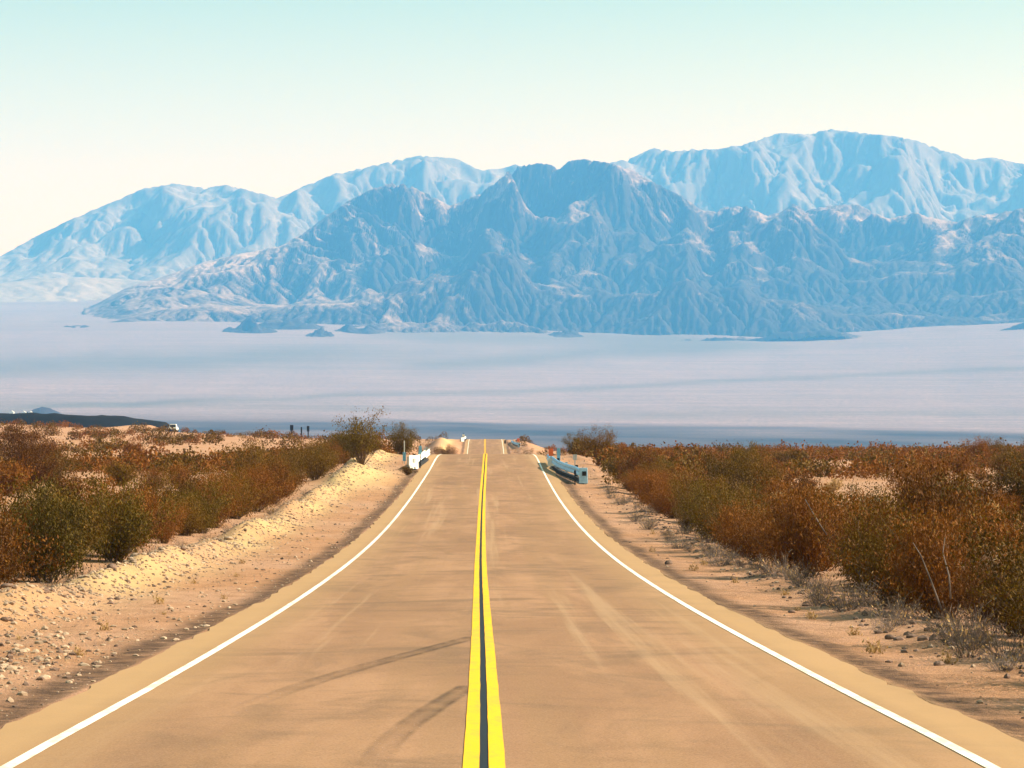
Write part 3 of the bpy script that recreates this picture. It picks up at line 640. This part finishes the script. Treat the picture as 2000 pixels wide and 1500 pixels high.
#PROPS
# ------------------------------------------------------------------ stones
ICO = None
def ico():
    import bmesh
    bm = bmesh.new(); bmesh.ops.create_icosphere(bm, subdivisions=1, radius=1); v = np.array([q.co[:] for q in bm.verts]); f = np.array([[x.index for x in p.verts] for p in bm.faces]); bm.free(); return v, f
IV, IF = ico()
def stone_np(rng, r):
    v = IV * (1 + rng.normal(0, 0.16, (len(IV), 1))) * np.array([rng.uniform(0.8, 1.3), rng.uniform(0.7, 1.1), rng.uniform(0.45, 0.8)]) * r
    a = rng.uniform(0, 6.28); c, s_ = math.cos(a), math.sin(a); return np.stack([v[:, 0] * c - v[:, 1] * s_, v[:, 0] * s_ + v[:, 1] * c, v[:, 2]], -1)
def gravel(pts, mat, seed):
    rng = np.random.default_rng(seed); Vs = []; Fs = []
    xy = np.array(pts); z = ground_z(xy[:, 0], xy[:, 1])
    for i, (x, y_, r) in enumerate(pts):
        Vs.append(stone_np(rng, r) + np.array([x, y_, z[i] + r * 0.12])); Fs.append(IF + len(IV) * i)
    o = mesh_np('gravel', np.concatenate(Vs), np.concatenate(Fs), mat); tag(o, kind='stuff')
gp_ = {0: [], 1: []}; rg = np.random.default_rng(77)
for i in range(7500):
    yy = 25 * (215 / 25) ** rg.random(); k = rg.random()
    if k < 0.66: off = rg.normal(4.3, 0.6)
    elif k < 0.93: off = rg.uniform(0.9, 4.6)
    else: off = -(3.4 - 2.2 * rg.random() ** 2)
    if k < 0.62 and yy < 45 and rg.random() < 0.5: continue
    r = 0.010 + 0.045 * rg.random() ** 4 + (0.012 if k < 0.66 else 0) + 0.00012 * yy
    x = (LL - off if off > 0 else LR - off) + float(road_x(yy)); gp_[0 if rg.random() < (0.8 if off > 0 else 0.55) else 1].append((x, yy, r))
for i in range(700):   # dark rubble at the foot of the right bushes
    yy = 32 * (150 / 32) ** rg.random(); gp_[1 if rg.random() < 0.75 else 0].append((LR + rg.normal(3.1, 0.35) + float(road_x(yy)), yy, 0.02 + 0.075 * rg.random() ** 2.5))
for i in range(1500):   # stony patch in the lower left corner
    yy = rg.normal(33, 4.5); off = rg.normal(2.9, 0.7); gp_[0 if rg.random() < 0.7 else 1].append((LL - max(off, 0.9), max(yy, 24), 0.014 + 0.06 * rg.random() ** 4))
gravel(gp_[0], M['stone'], 1); gravel(gp_[1], M['dstone'], 2)
def put_rock(px, py_guess_y, off, r, mat, label):
    x = (LL - off if off > 0 else LR - off) + float(road_x(py_guess_y)); v = stone_np(rg, r)
    v = np.concatenate([v]); o = mesh_np('rock', v, IF, M[mat]); m = o.modifiers.new('s', 'SUBSURF'); m.levels = m.render_levels = 1
    o.location = (x, py_guess_y, gz(x, py_guess_y) + r * 0.2); tag(o, label, 'rock', 'rocks on the shoulders'); return o
for (yy, off, r, mat, lab) in ((49, 4.6, 0.13, 'dstone', 'dark rock alone on the left shoulder by the bush foot'), (44.5, 3.9, 0.09, 'dstone', 'small dark rock on the smooth left dirt shoulder'),
                               (37, 3.3, 0.17, 'dstone', 'largest brown rock in the stony patch at the lower left'), (33, 3.1, 0.13, 'dstone', 'brown rock in the middle of the lower left stony patch'),
                               (34.5, 2.5, 0.12, 'stone', 'pale rock on the road side of the lower left stony patch'), (31, 2.6, 0.11, 'dstone', 'dark rock nearest the camera on the left shoulder'),
                               (62, 4.5, 0.16, 'dstone', 'dark rock on the near end of the gravel windrow'), (68, 4.7, 0.17, 'stone', 'pale block on top of the gravel windrow'),
                               (74, 4.2, 0.14, 'dstone', 'dark rock halfway along the gravel windrow'), (92, 4.6, 0.2, 'stone', 'pale rock on the far part of the gravel windrow'),
                               (43, -2.4, 0.11, 'dstone', 'brown stone on the right shoulder near the dead brush'), (52, -1.9, 0.09, 'dstone', 'small dark stone in the middle of the right shoulder'),
                               (36, -2.0, 0.10, 'dstone', 'brown stone on the right shoulder nearest the camera'), (78, -1.4, 0.16, 'dstone', 'dark stone far up the right shoulder')):
    put_rock(0, yy, off, r, mat, lab)
# bleached dead branches lying in the right scrub
def branch(pts, rad, label):
    mb = MB(); mb.tube(pts, rad, 5); o = mb.build('dead_branch', M['twig'], smooth=True); tag(o, label, 'branch', 'bare branches in the right scrub'); return o
def P3(px, py, Y): return Vector(px2w(px, py, Y))
for (pts, lab) in (([(1835, 1190, 44), (1815, 1135, 44), (1795, 1085, 44.2), (1780, 1060, 44.4)], 'long bare grey branch leaning left out of the right bushes'),
                   ([(1853, 1170, 43), (1850, 1125, 43), (1838, 1080, 43.2), (1842, 1050, 43.2)], 'upright bare branch just right of the long leaning one'),
                   ([(1612, 1045, 62), (1590, 1010, 62), (1570, 975, 62.2)], 'thin bare branch in the middle of the right scrub')):
    b_ = branch([P3(*p) for p in pts], [0.016, 0.013, 0.009, 0.005][:len(pts)], lab)
dp = empty('dead_branch_pile', (P3(1935, 1100, 50.0))); dp.location.z = gz(dp.location.x, 50) + 0.9
for i in range(16):
    a = rg.uniform(0, 6.28); L_ = rg.uniform(0.4, 1.0); mb = MB()
    mb.tube(curve_pts((rg.normal(0, 0.18), rg.normal(0, 0.2), rg.uniform(-0.9, 0.25) * 0.4), (math.cos(a), math.sin(a), rg.uniform(-0.4, 0.6)), L_, 4, rg, 0, 0.2), [0.025, 0.02, 0.016, 0.011, 0.006], 5)
    mb.build('branch', M['stone'], dp)
mb = MB(); mb.tube([(0, 0, -1.0), (0.05, 0, -0.4), (0, 0.05, 0.1)], [0.06, 0.05, 0.03], 6); mb.build('stump', M['twig'], dp)
tag(dp, 'bleached pile of broken branches among the right bushes', 'dead branches')

# ------------------------------------------------------------------ culvert guardrails with flared ends, markers
def sweep_beam(name, path, z0, z1, th, mat, parent, wave=True):
    """W-shaped rail swept along a plan path (x, y, zground)"""
    prof = [(-0.5, 0.0), (-0.36, 1.0), (-0.2, 1.0), (0.0, 0.1), (0.2, 1.0), (0.36, 1.0), (0.5, 0.0)] if wave else [(-0.5, 0), (0.5, 0)]
    n = len(prof) * 2; V = []; H = z1 - z0
    for i, p in enumerate(path):
        a = Vector(path[max(i - 1, 0)]); b = Vector(path[min(i + 1, len(path) - 1)]); d = (b - a); nrm = Vector((-d.y, d.x, 0)).normalized()
        c = Vector(p) + Vector((0, 0, (z0 + z1) / 2)); ring = []
        for (h, o) in prof: ring.append(c + nrm * (o * 0.08) + Vector((0, 0, h * H)))
        for (h, o) in reversed(prof): ring.append(c + nrm * (o * 0.08 - th) + Vector((0, 0, h * H)))
        V += [tuple(q) for q in ring]
    f = []
    for i in range(len(path) - 1):
        for k in range(n): k2 = (k + 1) % n; f.append([i * n + k, (i + 1) * n + k, (i + 1) * n + k2, i * n + k2])
    f.append(list(range(n))); f.append([(len(path) - 1) * n + k for k in range(n)][::-1])
    me = bpy.data.meshes.new(name); me.from_pydata(V, [], f); me.update(); me.materials.append(mat)
    o = bpy.data.objects.new(name, me); C.objects.link(o); o.parent = parent; return o
def guardrail(side, offs, label, end_h):
    y0 = offs[0][1]; X0 = (LR if side > 0 else LL) + side * offs[0][0] + float(road_x(y0)); r = empty('guardrail', (X0, y0, gz(X0, y0)))
    ys_ = np.linspace(offs[0][1], offs[-1][1], 16); fo = np.interp(ys_, [p[1] for p in offs][::-1] if offs[0][1] > offs[-1][1] else [p[1] for p in offs], [p[0] for p in offs][::-1] if offs[0][1] > offs[-1][1] else [p[0] for p in offs])
    fo = np.convolve(np.pad(fo, 2, mode='edge'), np.ones(5) / 5, 'valid')
    path = []
    for a, b in zip(ys_, fo):
        x = (LR if side > 0 else LL) + side * b + float(road_x(a)); path.append((x - X0, a - y0, gz(x, a) - r.location.z))
    rm_ = M['wshade'] if side > 0 else M['wpaint']; sweep_beam('rail', path, 0.34, 0.80, 0.03, rm_, r); sweep_beam('shadow_strip', path, -0.05, 0.2, 0.22, M['dark'], r, False)  # added dark strip stands for the shadow below the beam
    for i in range(0, 16, 3):
        mb = MB(); p = path[i]; so_ = 0.16 if side > 0 else -0.24; mb.box(p[0] + so_ - 0.09, p[0] + so_ + 0.09, p[1] - 0.09, p[1] + 0.09, p[2] - 0.4, p[2] + 0.86, 0.01); mb.build('post', M['dark'] if i in (3, 9) else M['steel'], r)
    p = path[0]; mb = MB(); w_ = 0.42   # broad end piece that faces the traffic
    if side < 0: w_ = 0.8
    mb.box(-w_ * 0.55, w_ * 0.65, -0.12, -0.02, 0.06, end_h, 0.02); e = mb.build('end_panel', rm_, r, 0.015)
    e.location = p; e.rotation_euler = (0, 0, R(52) if side < 0 else 0)
    mb = MB(); mb.box(-0.05, 0.18, -0.150, -0.123, end_h - 0.45, end_h - 0.2); mb.build('reflector', M['dark'] if side > 0 else M['steel'], e)
    tag(r, label, 'guardrail', 'culvert guardrails'); return r
gR = guardrail(1, [(2.0, 163), (1.75, 168), (1.2, 176), (0.75, 184), (0.62, 192), (0.6, 197)], 'white guardrail coloured shade blue over an added shadow strip flaring off the right of the near culvert', 0.95)
gL = guardrail(-1, [(1.25, 186), (0.95, 191), (0.72, 198), (0.62, 207), (0.6, 214)], 'sunlit white guardrail end at the left of the near culvert', 0.95)
def copy_thing(o, loc, label):
    c = o.copy(); C.objects.link(c); c.location = loc; c['label'] = label
    for ch in o.children:
        d = ch.copy(); C.objects.link(d); d.parent = c
        for g in ch.children: e = g.copy(); C.objects.link(e); e.parent = d
    return c
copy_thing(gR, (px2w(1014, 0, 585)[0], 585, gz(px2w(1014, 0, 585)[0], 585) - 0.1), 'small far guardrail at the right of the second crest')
copy_thing(gL, (px2w(902, 0, 622)[0], 622, gz(px2w(902, 0, 622)[0], 622) - 0.1), 'tiny white guardrail end left of the second crest')
def marker(px, Y, h, wd, pm, plate, label, cat='marker post', name='marker_post', plates=()):
    x = (px - VX) / F * Y; r = empty(name, (x, Y, gz(x, Y))); mb = MB()
    mb.box(-0.035, 0.035, -0.035, 0.035, -0.3, h, 0.004); mb.build('post', M[pm], r)
    for (z0, z1, w2, m, nm) in plates:
        mb = MB(); mb.box(-w2 / 2, w2 / 2, -0.062, -0.037, z0, z1); mb.build(nm, M[m], r, 0.006)
    tag(r, label, cat, 'marker posts by the culverts'); return r
marker(1090, 184, 1.45, 0, 'dark', 0, 'narrow blue paddle marker behind the right guardrail', plates=((0.55, 1.5, 0.22, 'bluep', 'paddle'),))
marker(1075, 187, 1.45, 0, 'steel', 0, 'marker post with white and red plates at the right guardrail start', plates=((0.35, 0.85, 0.42, 'wpaint', 'lower_plate'), (1.02, 1.5, 0.30, 'orange', 'upper_plate')))
marker(1122, 161.5, 0.85, 0, 'dark', 0, 'short black post in front of the right guardrail', plates=((0.6, 0.8, 0.12, 'dark', 'cap_plate'),))
marker(1122, 182, 1.2, 0, 'steel', 0, 'grey post with square plate behind the right guardrail', plates=((0.85, 1.2, 0.25, 'steel', 'plate'),))
marker(820, 189, 1.55, 0, 'dark', 0, 'dark post standing on the left guardrail end', plates=((0.9, 1.45, 0.2, 'bluep', 'plate'),))
marker(789, 196, 1.6, 0, 'wpaint', 0, 'slim pale post left of the white guardrail end', plates=((0.2, 0.8, 0.22, 'bluep', 'plate'),))
marker(905, 624, 1.9, 0, 'dark', 0, 'tiny dark post above the far left guardrail', plates=((1.1, 1.5, 0.5, 'wpaint', 'plate'),))
marker(986, 590, 1.9, 0, 'dark', 0, 'tiny dark post left of the far right guardrail', plates=((1.2, 1.9, 0.35, 'dark', 'plate'),))
marker(1012, 588, 1.8, 0, 'steel', 0, 'tiny orange marker above the far right guardrail', plates=((1.0, 1.7, 0.5, 'orange', 'plate'),))
# concrete culvert headwalls under the rails
# ------------------------------------------------------------------ far small things on the left
def small_post(px, row_top, row_base, Y, label, box=None):
    x, _, zb = px2w(px, row_base, Y); zt = px2w(px, row_top, Y)[2]; zg = min(gz(x, Y), zb); r = empty('utility_post', (x, Y, zg)); mb = MB(); mb.box(-0.16, 0.16, -0.16, 0.16, -0.3, zt - zg, 0.03); mb.build('post', M['dark'], r)
    mb = MB(); w_ = box or 0.7; mb.box(-w_ / 2, w_ / 2, -0.4, -0.17, (zt - zg) * 0.72, (zt - zg) * 1.0); mb.build('sign_plate', M['dark'], r)
    tag(r, label, 'post', 'posts on the far left skyline'); return r
small_post(570, 830, 850, 690, 'dark post with box top on the skyline, leftmost of three', 0.8)
small_post(589, 834, 852, 690, 'thin dark post on the skyline, middle of three', 0.35)
small_post(602, 832, 852, 690, 'dark post over a low box on the skyline, rightmost of three', 0.6)
t = empty('parked_truck', (*px2w(337, 0, 660)[:2], 0)); t.location.z = gz(t.location.x, t.location.y) + 0.02
def part(nm, m, boxes, par=None, bv=0.05):
    mb = MB()
    for q in boxes: mb.box(*q)
    return mb.build(nm, M[m], par or t, bv)
bd = part('body', 'wpaint', [(-0.95, 0.95, 0, 4.8, 0.55, 1.15), ]); part('cab', 'wpaint', [(-0.85, 0.85, 1.3, 3.1, 1.153, 1.95, 0.15)])
part('windscreen', 'glass', [(-0.68, 0.68, 1.27, 1.34, 1.25, 1.8)]); part('bumper', 'rubber', [(-0.95, 0.95, -0.16, -0.003, 0.5, 0.75)])
for sx in (-0.6, 0.6): part('headlight', 'steel', [(sx - 0.18, sx + 0.18, -0.03, -0.003, 0.85, 1.02)], None, 0.01)
for sx in (-0.88, 0.88):
    for sy in (0.9, 3.9):
        mb = MB(); mb.tube([(sx - 0.12, sy, 0.36), (sx + 0.12, sy, 0.36)], 0.37, 14); wv_ = mb.build('wheel', M['rubber'], t)
tag(t, 'small white pickup truck on the sandy rise at the far left', 'truck')
for i, (px, sx, lab) in enumerate(((24, 9, 'leftmost of three tiny white sheds on the far plain'), (47, 10, 'middle of three tiny white sheds on the far plain'), (60, 8, 'rightmost of three tiny white sheds on the far plain'))):
    x, Y, z = px2w(px, 803, 6200); z = float(fan_z(np.array([x]), np.array([Y]))[0]); r = empty('shed', (x, Y, z)); mb = MB(); mb.box(-sx / 2, sx / 2, 0, 12, -2, 7); mb.build('wall', M['wpaint'], r)
    mb = MB(); a = sx / 2 + 0.4; mb.hexa([(-a, -0.4, 7.0), (a, -0.4, 7.0), (a, 12.4, 7.0), (-a, 12.4, 7.0), (-0.1, -0.4, 9.5), (0.1, -0.4, 9.5), (0.1, 12.4, 9.5), (-0.1, 12.4, 9.5)]); mb.build('roof', M['wpaint'], r)
    mb = MB(); mb.box(-1.5, 1.5, -0.08, -0.01, -2, 4); mb.build('door', M['steel'], r); tag(r, lab, 'shed', 'white sheds on the far plain')
